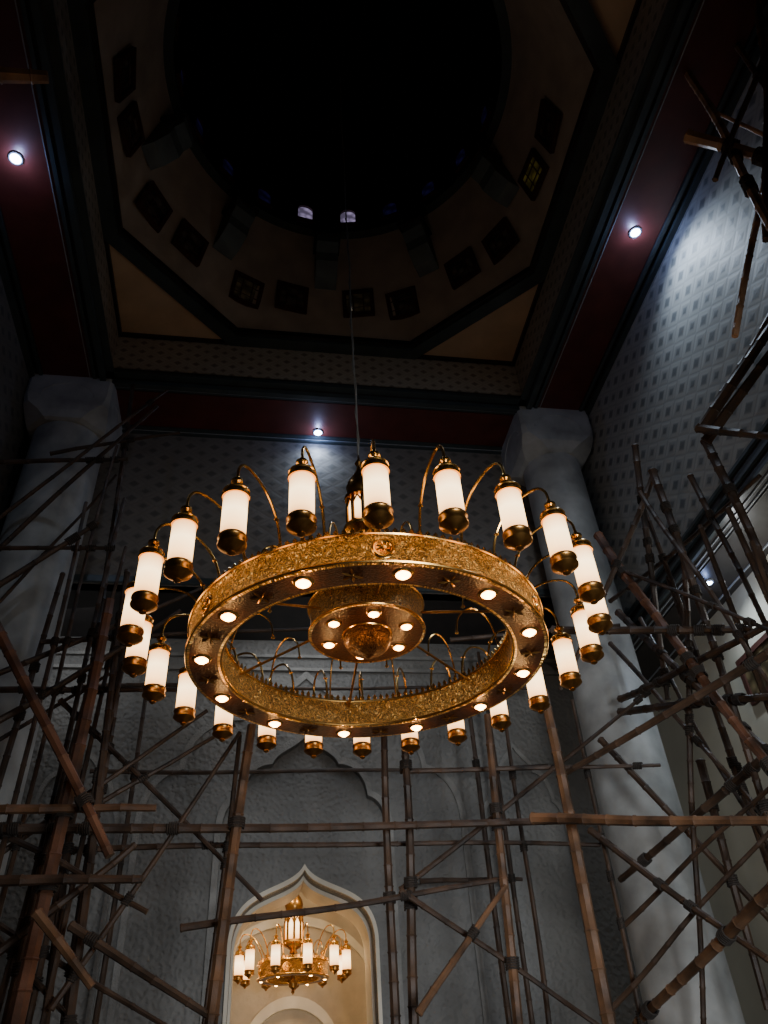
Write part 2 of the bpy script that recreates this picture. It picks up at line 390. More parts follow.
def arch(cx,w,z0,zs,za,kind):
    h=za-zs; R=[]
    if kind=='ogee': segs=[[(w,zs),(w*1.0,zs+.30*h),(.88*w,zs+.50*h),(.64*w,zs+.62*h)],[(.64*w,zs+.62*h),(.36*w,zs+.76*h),(.10*w,zs+.80*h),(0,za)]]
    elif kind=='cusp': segs=[[(w,zs),(w*1.02,zs+.25*h),(.95*w,zs+.38*h),(.78*w,zs+.42*h)],[(.78*w,zs+.42*h),(.76*w,zs+.62*h),(.60*w,zs+.72*h),(.42*w,zs+.72*h)],[(.42*w,zs+.72*h),(.36*w,zs+.85*h),(.14*w,zs+.86*h),(0,za)]]
    elif kind=='round': segs=[[(w,zs),(w,zs+.55*h),(.55*w,za),(0,za)]]
    else: segs=[[(w,zs),(w,zs+.62*h),(.45*w,zs+.9*h),(0,za)]]
    for si,P in enumerate(segs):
        for i in range(0 if si==0 else 1,11):
            t=i/10; a=(1-t)**3;b_=3*t*(1-t)**2;c=3*t*t*(1-t);d_=t**3
            R.append((a*P[0][0]+b_*P[1][0]+c*P[2][0]+d_*P[3][0],a*P[0][1]+b_*P[1][1]+c*P[2][1]+d_*P[3][1]))
    right=[(w,z0)]+R
    return [(cx+x,z) for x,z in right]+[(cx-x,z) for x,z in reversed(right[:-1])]
def plate(name,outer,holes,y0,y1,mat):
    cu=bpy.data.curves.new('c','CURVE'); cu.dimensions='2D'; cu.fill_mode='BOTH'; cu.extrude=(y1-y0)/2
    for pts in [outer]+holes:
        s=cu.splines.new('POLY'); s.points.add(len(pts)-1); s.use_cyclic_u=True
        for p,(x,z) in zip(s.points,pts): p.co=(x,z,0,1)
    tmp=bpy.data.objects.new('t',cu); COL.objects.link(tmp)
    dg=bpy.context.evaluated_depsgraph_get(); me=bpy.data.meshes.new_from_object(tmp.evaluated_get(dg))
    bpy.data.objects.remove(tmp)
    me.transform(Matrix.Translation((0,(y0+y1)/2,0))@Matrix.Rotation(PI/2,4,'X'))
    me.materials.clear(); me.materials.append(mat)
    o=obj(name,me); o['kind']='structure'; return o
def rect(x0,x1,z0,z1): return [(x0,z0),(x1,z0),(x1,z1),(x0,z1)]
ACX=.78
big=arch(ACX,1.34,0.02,5.3,7.1,'cusp')
ogee=arch(ACX,1.08,0.02,3.88,4.93,'ogee')
plate('wall_back',rect(-5.5,XA,0,7.4+ZC),[big],13.0,13.12,M['relief'])
plate('wall_back_recess',rect(-1.2,2.8,0,7.8),[ogee],13.12,13.4,M['relief'])
def arch_trim(cx,w,z0,zs,za,kind,y0,y1,th,mat):
    tn[0]+=1
    out=arch(cx,w+th,z0,zs,za+th*1.6,kind); inn=arch(cx,w,z0-.01,zs,za,kind)
    bm=bmesh.new(); n=len(out); R=[]
    for pts,y in ((out,y0),(inn,y0),(inn,y1),(out,y1)): R.append([bm.verts.new((x,y,z)) for x,z in pts])
    for q in range(4):
        a,b_=R[q],R[(q+1)%4]
        for i in range(n-1): bm.faces.new((a[i],a[i+1],b_[i+1],b_[i]))
    return struct('trim_%d'%tn[0],bm,mat)
arch_trim(ACX,1.34,0.02,5.3,7.1,'cusp',12.95,13.02,.10,M['greytrim'])
arch_trim(ACX,2.6,0.02,5.3,8.2,'cusp',12.96,13.02,.10,M['greytrim'])
arch_trim(ACX,1.08,0.02,3.88,4.93,'ogee',13.06,13.2,.055,M['creamtrim'])
arch_trim(ACX,1.04,0.02,3.85,4.86,'ogee',13.4,14.1,.08,M['creamtrim'])
for cx in (-2.9,4.5):
    arch_trim(cx,.70,0.02,5.2,6.9,'cusp',12.96,13.02,.07,M['greytrim'])
bm=bmesh.new()
for z in (8.35,8.62): box(bm,-5.5,XA,12.94,13.0,z,z+.06)
trim(bm,M['greytrim'])
# niche room
bm=bmesh.new(); box(bm,-1.4,-1.2,13.4,17.2,0,6.2); struct('wall_niche_left',bm,M['niche'])
bm=bmesh.new(); box(bm,2.8,3.0,13.4,17.2,0,6.2); struct('wall_niche_right',bm,M['niche'])
bm=bmesh.new(); box(bm,-1.4,3.0,17.0,17.2,0,6.2); struct('wall_niche_back',bm,M['niche'])
bm=bmesh.new(); box(bm,-1.4,3.0,13.4,17.2,6.0,6.2); struct('ceiling_niche',bm,M['niche'])
arch_trim(ACX,.80,0.02,2.7,3.50,'round',16.8,17.02,.12,M['creamtrim'])
arch_trim(ACX,1.6,0.02,3.6,4.9,'round',16.9,17.02,.10,M['creamtrim'])

# ---------------- columns ----------------
def column(cx,cy,label,r=.55):
    root=empty('column',(cx,cy,0))
    bm=bmesh.new(); lathe(bm,[(0,.5),(r+.05,.5),(r+.05,.56),(r+.02,.62),(r,11.3),(r,11.7)],48)
    obj('shaft',mesh(bm,M['marble']),root)
    bm=bmesh.new(); L=[]; S=.73
    for z,w,cut in ((11.56,r+.005,.33),(11.60,r+.06,.34),(11.74,.70,.26),(11.90,.72,.10),(12.1,S,.06),(12.58,S,.06)):
        c=w-cut
        L.append([bm.verts.new((x,y,z)) for x,y in ((w,-c),(w,c),(c,w),(-c,w),(-w,c),(-w,-c),(-c,-w),(c,-w))])
    for a,b_ in zip(L,L[1:]):
        for i in range(8): bm.faces.new((a[i],a[(i+1)%8],b_[(i+1)%8],b_[i]))
    bm.faces.new(L[0]); bm.faces.new(L[-1]); obj('capital',mesh(bm,M['marble'],False),root)
    for q in range(4):
        pts=arch(0,.46,11.98,12.05,12.40,'pointed')[1:-1]
        bm=bmesh.new(); tube(bm,[(x,-S-.0,z) for x,z in pts],.014,5); obj('arch_relief',mesh(bm,M['marble']),root,(0,0,0),q*PI/2)
    bm=bmesh.new(); box(bm,-.78,.78,-.78,.78,0,.3); box(bm,-.7,.7,-.7,.7,.3,.5); obj('plinth',mesh(bm,M['marble'],False),root)
    tag(root,label,'column','marble columns flanking the back wall')
column(5.43,10.62,'pale marble round column standing right of the big chandelier')
column(-3.66,10.62,'pale marble round column behind the bamboo left of the big chandelier',.60)

# ---------------- downlights ----------------
def downlight(P,label,power,rad=.075,spill=.03):
    root=empty('downlight',P)
    bm=bmesh.new(); lathe(bm,[(rad,-.03),(rad+.025,-.02),(rad+.03,0),(rad,0)],28,closed=True); obj('bezel',mesh(bm,M['white']),root)
    bm=bmesh.new(); lathe(bm,[(0,-.035),(rad*.7,-.03),(rad,-.012)],28); obj('lens',mesh(bm,M['cool']),root)
    tag(root,label,'ceiling light','recessed cool white downlights')
    ld=bpy.data.lights.new('downlight_lamp','SPOT'); ld.energy=power; ld.color=(.72,.85,1); ld.spot_size=math.radians(150); ld.spot_blend=1; ld.shadow_soft_size=.0
    lo=bpy.data.objects.new('downlight_lamp',ld); COL.objects.link(lo); lo.location=P-Vector((0,0,.06))
    lg=bpy.data.lights.new('downlight_spill','POINT'); lg.energy=power*spill; lg.color=(.38,.52,1); lg.shadow_soft_size=0
    lo=bpy.data.objects.new('downlight_spill',lg); COL.objects.link(lo); lo.location=P-Vector((0,0,.15))
zz=Z_B-.026
downlight(at(635,232,('z',zz)),'cool white downlight in the maroon beam, upper right beside the patterned wall',200,spill=.06)
downlight(at(16,158,('z',zz)),'cool white downlight in the maroon beam at the upper left edge',50,spill=.22)
downlight(at(318,432,('z',zz)),'cool white downlight in the back beam above the big chandelier',50,spill=.22)
downlight(at(708,582,('z',6.285+ZC-.001)),'small cool white downlight in the low aisle soffit at the right',90,.06)

# ---------------- chandeliers ----------------
def bulb_light(loc,power):
    ld=bpy.data.lights.new('bulb_light','POINT'); ld.energy=power; ld.color=(1,.48,.15); ld.shadow_soft_size=0
    lo=bpy.data.objects.new('bulb_light',ld); COL.objects.link(lo); lo.location=loc
def chandelier(loc,label,P):
    root=empty('chandelier',loc); tag(root,label,'chandelier')
    Ro,Ri,H=P['Ro'],P['Ri'],P['H']; Rl=P['Rl']; n=P['n']; S=P['S']; a0=P['a0']
    SEG=120
    bm=bmesh.new(); lathe(bm,[(Ro-.02,0),(Ro,0),(Ro+.0,.03),(Ro-.012,.045),(Ro-.012,H-.045),(Ro,H-.03),(Ro+.01,H),(Ro-.02,H)],SEG,closed=True)
    obj('outer_band',mesh(bm,M[P['mat']]),root)
    bm=bmesh.new(); lathe(bm,[(Ri,0),(Ri+.02,0),(Ri+.02,H),(Ri,H),(Ri-.005,H-.03),(Ri+.006,H-.045),(Ri+.006,.045),(Ri-.005,.03)],SEG,closed=True)
    obj('inner_band',mesh(bm,M[P['mat']]),root)
    bm=bmesh.new()
    for (r,z) in ((Ro+.006,.015),(Ro+.006,H-.01),(Ri-.008,.015),(Ri-.008,H-.01)):
        lathe(bm,[(r+.012*math.cos(q*PI/3),z+.012*math.sin(q*PI/3)) for q in range(6)],SEG,closed=True)
    obj('rim_moulding',mesh(bm,M['gold']),root)
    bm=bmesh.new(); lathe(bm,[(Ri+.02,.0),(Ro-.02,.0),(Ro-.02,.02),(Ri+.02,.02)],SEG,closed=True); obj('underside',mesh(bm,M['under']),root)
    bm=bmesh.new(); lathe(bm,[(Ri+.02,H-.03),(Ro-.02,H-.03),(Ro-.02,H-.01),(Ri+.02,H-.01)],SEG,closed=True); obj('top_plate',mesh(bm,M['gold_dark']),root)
    for R_,ch in ((Ro-.005,.050),(Ri+.005,.068)):
        bm=bmesh.new(); nt_=int(2*PI*R_/.062)
        for i in range(nt_):
            a=2*PI*i/nt_; ca,sa=math.cos(a),math.sin(a); w=.024
            pr=[(-w,0),(-w*.5,ch*.32),(-w*.8,ch*.52),(0,ch),(w*.8,ch*.52),(w*.5,ch*.32),(w,0)]
            fr=[bm.verts.new(((R_+.006)*ca-x*sa,(R_+.006)*sa+x*ca,H+z)) for x,z in pr]
            bk=[bm.verts.new(((R_-.006)*ca-x*sa,(R_-.006)*sa+x*ca,H+z)) for x,z in pr]
            bm.faces.new(fr); bm.faces.new(bk[::-1])
            for q in range(6): bm.faces.new((fr[q],fr[q+1],bk[q+1],bk[q]))
        lathe(bm,[(R_-.007,H-.005),(R_+.007,H-.005),(R_+.007,H+.008),(R_-.007,H+.008)],SEG,closed=True)
        obj('crest',mesh(bm,M['gold'],False),root)
    bm=bmesh.new(); rr=H*.32
    prof=[(0,.012),(rr*.25,.016),(rr*.3,.006),(rr*.62,.006),(rr*.72,.014),(rr*.85,.014),(rr*.92,.004),(rr,.0)]
    lathe(bm,prof,24)
    for q in range(8):
        a=q*PI/4; tube(bm,[(rr*.3*math.cos(a),rr*.3*math.sin(a),.010),(rr*.62*math.cos(a+.3),rr*.62*math.sin(a+.3),.012)],.006,4)
    bmesh.ops.transform(bm,matrix=Matrix.Rotation(PI/2,4,'Y'),verts=bm.verts)
    mm=mesh(bm,M['gold'])
    for i in range(P['nm']):
        a=2*PI*i/P['nm']+P['m0']; obj('medallion',mm,root,((Ro-.010)*math.cos(a),(Ro-.010)*math.sin(a),H*.5),a)
    def ringlights(nl,R_,z,off,s,pw):
        bm=bmesh.new(); lathe(bm,[(.050*s,-.004),(.056*s,-.014),(.068*s,-.014),(.082*s,0),(.050*s,0)],20,closed=True); bz=mesh(bm,M['gold'])
        bm=bmesh.new(); lathe(bm,[(0,-.04*s),(.024*s,-.037*s),(.044*s,-.022*s),(.052*s,-.006)],20); ln=mesh(bm,M['warm'])
        for i in range(nl):
            a=2*PI*i/nl+off; o=obj('spot_bezel',bz,root,(R_*math.cos(a),R_*math.sin(a),z)); obj('spot_lens',ln,o)
            if pw: bulb_light(Vector(loc)+Vector((R_*math.cos(a),R_*math.sin(a),z-.075)),pw)
    ringlights(P['ns'],(Ro+Ri)/2+.01,0,P['s0'],P['ss'],P['bw'])
    if P['ss']>=1:
        bm=bmesh.new()
        lathe(bm,[(0,-.012),(.012,-.01),(.016,0)],8)
        for q in range(6):
            b_=q*PI/3; tube(bm,[(0,0,-.004),(.045*math.cos(b_),.045*math.sin(b_),-.005),(.085*math.cos(b_),.085*math.sin(b_),-.004)],[.004,.013,.003],4)
        rm=mesh(bm,M['gold_dark'])
        for i in range(P['ns']):
            a=2*PI*(i+.5)/P['ns']+P['s0']; obj('rosette',rm,root,((Ro+Ri)/2*math.cos(a),(Ro+Ri)/2*math.sin(a),0),a)
    zd=P['zd']; rd=P['rd']
    if rd:
        bm=bmesh.new(); hd=.27
        lathe(bm,[(rd-.02,zd),(rd,zd),(rd,zd+.03),(rd-.012,zd+.045),(rd-.012,zd+hd-.04),(rd+.01,zd+hd),(rd-.02,zd+hd)],64,closed=True); obj('drum_band',mesh(bm,M['drumband']),root)
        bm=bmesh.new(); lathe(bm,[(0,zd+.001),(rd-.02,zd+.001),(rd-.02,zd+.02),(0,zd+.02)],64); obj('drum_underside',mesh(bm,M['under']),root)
        bm=bmesh.new()
        for r_,z_ in ((rd,zd+.012),(rd+.008,zd+hd),(.212,zd-.004)): lathe(bm,[(r_+.012*math.cos(q*PI/3),z_+.012*math.sin(q*PI/3)) for q in range(6)],64,closed=True)
        obj('drum_moulding',mesh(bm,M['gold']),root)
        bm=bmesh.new(); nt_=48
        for i in range(nt_):
            a=2*PI*i/nt_; ca,sa=math.cos(a),math.sin(a); pr=[(-.026,0),(-.018,.025),(0,.055),(.018,.025),(.026,0)]
            bm.faces.new([bm.verts.new((rd*ca-x*sa,rd*sa+x*ca,zd+hd+z)) for x,z in pr])
        lathe(bm,[(rd-.006,zd+hd-.005),(rd+.006,zd+hd-.005),(rd+.006,zd+hd+.008),(rd-.006,zd+hd+.008)],64,closed=True)
        obj('drum_crest',mesh(bm,M['gold'],False),root)
        zb=zd-.01
        bm=bmesh.new(); lathe(bm,[(.20,zb+.01),(.20,zb-.03),(.212,zb-.035),(.212,zb-.05),(.20,zb-.055)]+[(.20*math.cos(q*PI/20),zb-.055-.13*math.sin(q*PI/20)) for q in range(1,10)]+[(.05,zb-.185),(.055,zb-.20),(.03,zb-.21),(.0,zb-.225)],40)
        obj('bowl',mesh(bm,M['bowl']),root)
        ringlights(6,.365,zd,P['s0']+.5,.85,P['bw']*.8)
        bm=bmesh.new(); lathe(bm,[(0,zd+.02),(.16,zd+.02),(.10,zd+.30),(.035,zd+.42),(.035,zd+.5),(.06,zd+.53),(.035,zd+.56)],24); obj('hub_cone',mesh(bm,M['gold_dark']),root)
    zl=P['zl']; LS=P['LS']
    bm=bmesh.new(); tube(bm,[(0,0,(zd if rd else -.12)),(0,0,zl)],.022,10)
    if not rd: lathe(bm,[(0,-.22),(.03,-.18),(.02,-.14),(.07,-.1),(.08,-.05),(.03,0),(.025,.1)],16)
    obj('stem',mesh(bm,M['gold_dark']),root)
    bm=bmesh.new(); lathe(bm,[(0,zl-.12*LS),(.05*LS,zl-.1*LS),(.03*LS,zl-.06*LS),(.13*LS,zl-.02*LS),(.14*LS,zl),(.12*LS,zl+.03*LS),(.11*LS,zl+.03*LS)],16); lb=obj('lantern_base',mesh(bm,M['gold']),root)
    bm=bmesh.new(); lathe(bm,[(.098*LS,zl+.03*LS),(.098*LS,zl+.22*LS),(.085*LS,zl+.30*LS)],8); obj('lantern_glass',mesh(bm,M['glass'],False),root)
    bm=bmesh.new()
    for q in range(8):
        a=2*PI*q/8; x,y=.105*LS*math.cos(a),.105*LS*math.sin(a); tube(bm,[(x,y,zl),(x,y,zl+.2*LS),(x*.85,y*.85,zl+.31*LS)],.015*LS,6)
        a2=2*PI*(q+1)/8; x2,y2=.105*LS*math.cos(a2),.105*LS*math.sin(a2)
        tube(bm,[(x,y,zl+.20*LS),((x+x2)*.50,(y+y2)*.50,zl+.27*LS),(x2,y2,zl+.20*LS)],.012*LS,4)
    obj('lantern_frame',mesh(bm,M['gold_dark']),root)
    bm=bmesh.new(); lathe(bm,[(.08*LS,zl+.28*LS),(.12*LS,zl+.28*LS),(.125*LS,zl+.30*LS),(.085*LS,zl+.325*LS),(.10*LS,zl+.36*LS),(.108*LS,zl+.41*LS),(.095*LS,zl+.46*LS),(.06*LS,zl+.52*LS),(.028*LS,zl+.58*LS),(.016*LS,zl+.64*LS),(.032*LS,zl+.67*LS),(.016*LS,zl+.70*LS),(0,zl+.78*LS)],24)
    obj('lantern_dome',mesh(bm,M['gold_dark']),root)
    bm=bmesh.new(); top=P['top']; z=zl+.76*LS
    if P['cord']:
        st=60
        pts=[(.006*math.sin(i*.5),.006*math.cos(i*.4),z+(top-z)*i/st) for i in range(st+1)]
        tube(bm,pts,.010,6); k=22
        tube(bm,[(x+.017*math.sin(i*1.7),y+.017*math.cos(i*1.7),zq) for i,(x,y,zq) in enumerate(pts[:k])],.007,5)
        obj('hanging_cord',mesh(bm,M['cord']),root)
    else:
        tube(bm,[(0,0,z),(0,0,top)],.018,8); obj('hanging_rod',mesh(bm,M['gold_dark']),root)
    rs=rd if rd else .03
    for i in range(P['nsp']):
        a=2*PI*i/P['nsp']+.55; ca,sa=math.cos(a),math.sin(a)
        bm=bmesh.new()
        if rd: tube(bm,[(rs*ca,rs*sa,zd+.1),(Ri*ca,Ri*sa,H-.06)],.012,6)
        else: tube(bm,spline([(rs*ca,rs*sa,zl-.1),(Ri*.6*ca,Ri*.6*sa,zl-.02),(Ri*ca,Ri*sa,H)],5),.012,6)
        obj('spoke',mesh(bm,M['gold_dark']),root)
    if P['nh']:
        bm=bmesh.new(); tube(bm,spline([(Ri+.03,0,H-.02),(Ri+.01,0,H+.20),(Ri-.06,0,H+.38),(Ri-.20,0,H+.45),(Ri-.34,0,H+.34),(Ri-.38,0,H+.18)],5),.009,6)
        lathe(bm,[(0,H+.14),(.02,H+.16),(0,H+.19)],8,Ri-.38,0)
        hm=mesh(bm,M['gold'])
        for i in range(P['nh']):
            obj('inner_hook',hm,root,(0,0,0),2*PI*(i+.5)/P['nh']+a0)
    rin=(Ro+Ri)/2; D=Rl-rin; q_=P['hk']
    zt=.66*S+P['zo']; pk=.17*S
    prof=[(rin,H-.01),(rin+.02*D,H+.16*q_),(rin+.12*D,H+.34*q_),(rin+.34*D,(H+.36*q_+zt+pk)/2+.03),(rin+.62*D,zt+pk),(rin+.86*D,zt+pk),(rin+.98*D,zt+pk*.55),(Rl,zt-.02)]
    bm=bmesh.new(); tube(bm,spline([(r_,0,z_) for r_,z_ in prof],5),.0115*max(S,.8),7)
    lathe(bm,[(.03,H-.01),(.035,H+.02),(.02,H+.05),(.014,H+.09)],10,rin,0)
    lathe(bm,[(.0,H+.34*q_-.02),(.022,H+.34*q_),(.0,H+.34*q_+.025)],8,rin+.12*D,0)
    arm=mesh(bm,M['gold'])
    z0=.08*S+P['zo']; hg=.385*S; r=.088*S
    bm=bmesh.new(); lathe(bm,[(0,z0),(r*.9,z0),(r,z0+.03*S),(r,z0+hg-.03*S),(r*.9,z0+hg),(0,z0+hg)],28); gl=mesh(bm,M['glass'])
    bm=bmesh.new(); z=z0
    lathe(bm,[(r*.9,z+.02*S),(r*1.12,z+.025*S),(r*1.16,z+.01*S),(r*1.08,z+.0*S),(r*1.08,z-.035*S),(r*1.16,z-.04*S),(r*1.14,z-.052*S),(r*.9,z-.07*S),(r*.5,z-.09*S),(r*.3,z-.10*S),(r*.33,z-.112*S),(0,z-.13*S)],28); cup=mesh(bm,M['gold_dark'])
    bm=bmesh.new(); z=z0+hg
    lathe(bm,[(r*.9,z-.01*S),(r*1.12,z-.015*S),(r*1.16,z-.0*S),(r*1.04,z+.01*S),(r*1.04,z+.035*S),(r*1.12,z+.042*S),(r*1.05,z+.055*S),(r*.62,z+.08*S),(r*.32,z+.10*S),(r*.3,z+.12*S),(r*.5,z+.135*S),(r*.5,z+.155*S),(r*.2,z+.17*S),(r*.15,z+.20*S),(0,z+.21*S)],28); cap=mesh(bm,M['gold'])
    for i in range(n):
        a=2*PI*i/n+a0; obj('arm',arm,root,(0,0,0),a)
        g_=obj('lamp_glass',gl,root,(Rl*math.cos(a),Rl*math.sin(a),0),a)
        obj('lamp_cup',cup,g_); obj('lamp_cap',cap,g_)
    return root
CH=Vector((.885,5.88,3.12+ZC))
ang0=math.radians(5.5)
pn=at(377,488,('z',5.0)); la=math.atan2(pn.y-CH.y,pn.x-CH.x)
c1=chandelier(CH,'huge gold ring chandelier with frosted cylinder lamps hanging in the middle of the hall',
 dict(Ro=1.52,Ri=1.25,H=.27,Rl=1.97,n=24,S=1.0,a0=la,mat='band',nm=6,m0=math.radians(-93),ns=12,s0=ang0-math.radians(2.5),ss=1.0,bw=.9,zd=.30,rd=.51,zl=1.48,LS=1.3,top=Z_D+3.9-3.12-ZC,cord=True,nsp=6,nh=12,hk=1.0,zo=0.0))
p2=at(293,980,15.2)
c2=chandelier(Vector((p2.x,p2.y,p2.z)),'small gold chandelier with onion lantern hanging inside the lit ogee arch',
 dict(Ro=.60,Ri=.46,H=.24,Rl=.92,n=11,S=.84,a0=.35,mat='drumband',nm=6,m0=.3,ns=6,s0=0,ss=.6,bw=0,zd=.0,rd=0,zl=.55,LS=1.5,top=6.0-p2.z,cord=False,nsp=6,nh=0,hk=.62,zo=.0))

# ---------------- bamboo scaffold ----------------
poles=[]
def bamboo(p1,p2,r,mat,label,group=None,bend=.04,floor=False):
    p1=Vector(p1);p2=Vector(p2)
    if floor:
        lo,hi=(p1,p2) if p1.z<p2.z else (p2,p1)
        dd=(lo-hi); k=(hi.z-0.0)/(hi.z-lo.z); p1=hi+dd*k; p2=hi
    L=(p2-p1).length; d=(p2-p1).normalized()
    s=d.cross(Vector((.3,.5,.81))).normalized(); w=d.cross(s)
    ph=random.random()*6; bd=bend*random.uniform(.3,1.2)*min(L,6)*.25; ph2=random.random()*6; b2=bd*.35
    def pos(t): return (s*math.sin(ph)+w*math.cos(ph))*bd*math.sin(PI*t)+(s*math.sin(ph2)+w*math.cos(ph2))*b2*math.sin(3*PI*t)+d*(L*t)
    bm=bmesh.new(); pts=[];rs=[]; taper=.3
    x=0
    while x<L:
        t=x/L; rr=r*(1-taper*t)
        for dx,f in ((0,1.0),(.015,1.18),(.03,1.0)):
            if x+dx<L: pts.append(pos((x+dx)/L)); rs.append(rr*f)
        x+=random.uniform(.22,.44)
    pts.append(pos(1)); rs.append(r*(1-taper))
    tube(bm,pts,rs,7)
    o=obj('bamboo_pole',mesh(bm,mat),None,p1)
    tag(o,label,'bamboo pole',group)
    poles.append([o,p1,p2,r,pos]); return o
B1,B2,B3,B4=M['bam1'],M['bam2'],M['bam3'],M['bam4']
for (x1,y1,x2,y2,Y,r,mt,lb) in [
 (133,385,62,900,9.6,.05,B2,'tall thin upright bamboo pole rising beside the left column to the back beam'),
 (110,600,14,1020,8.6,.085,B3,'thick reddish upright bamboo pole leaning at the lower left'),
 (128,610,84,905,9.7,.06,B2,'dark upright bamboo pole just right of the thick reddish leaning one'),
 (252,725,214,1024,8.9,.075,B1,'thick upright bamboo pole left of the lit ogee arch'),
 (240,735,203,1024,9.6,.04,B2,'thin dark bamboo pole tied beside the thick upright left of the lit arch'),
 (384,735,398,1024,9.3,.06,B2,'left of the paired dark upright bamboo poles right of the small chandelier'),
 (404,742,413,1024,9.4,.066,B2,'right of the paired dark upright bamboo poles right of the small chandelier'),
 (487,715,517,1024,9.1,.062,B1,'upright bamboo pole under the right half of the big ring, between paired poles and column'),
 (506,725,540,1000,9.7,.036,B2,'thin dark upright bamboo pole just left of the brown pole beside the column'),
 (543,690,607,1024,8.2,.078,B1,'thick brown upright bamboo pole directly left of the right column'),
 (572,700,640,1024,9.6,.032,B2,'thin bamboo pole crossing the lower foot of the right column'),
 ]:
    bamboo(at(x1,y1,Y),at(x2,y2,Y),r,mt,lb,None,.045,True)
X=lambda v:('x',v)
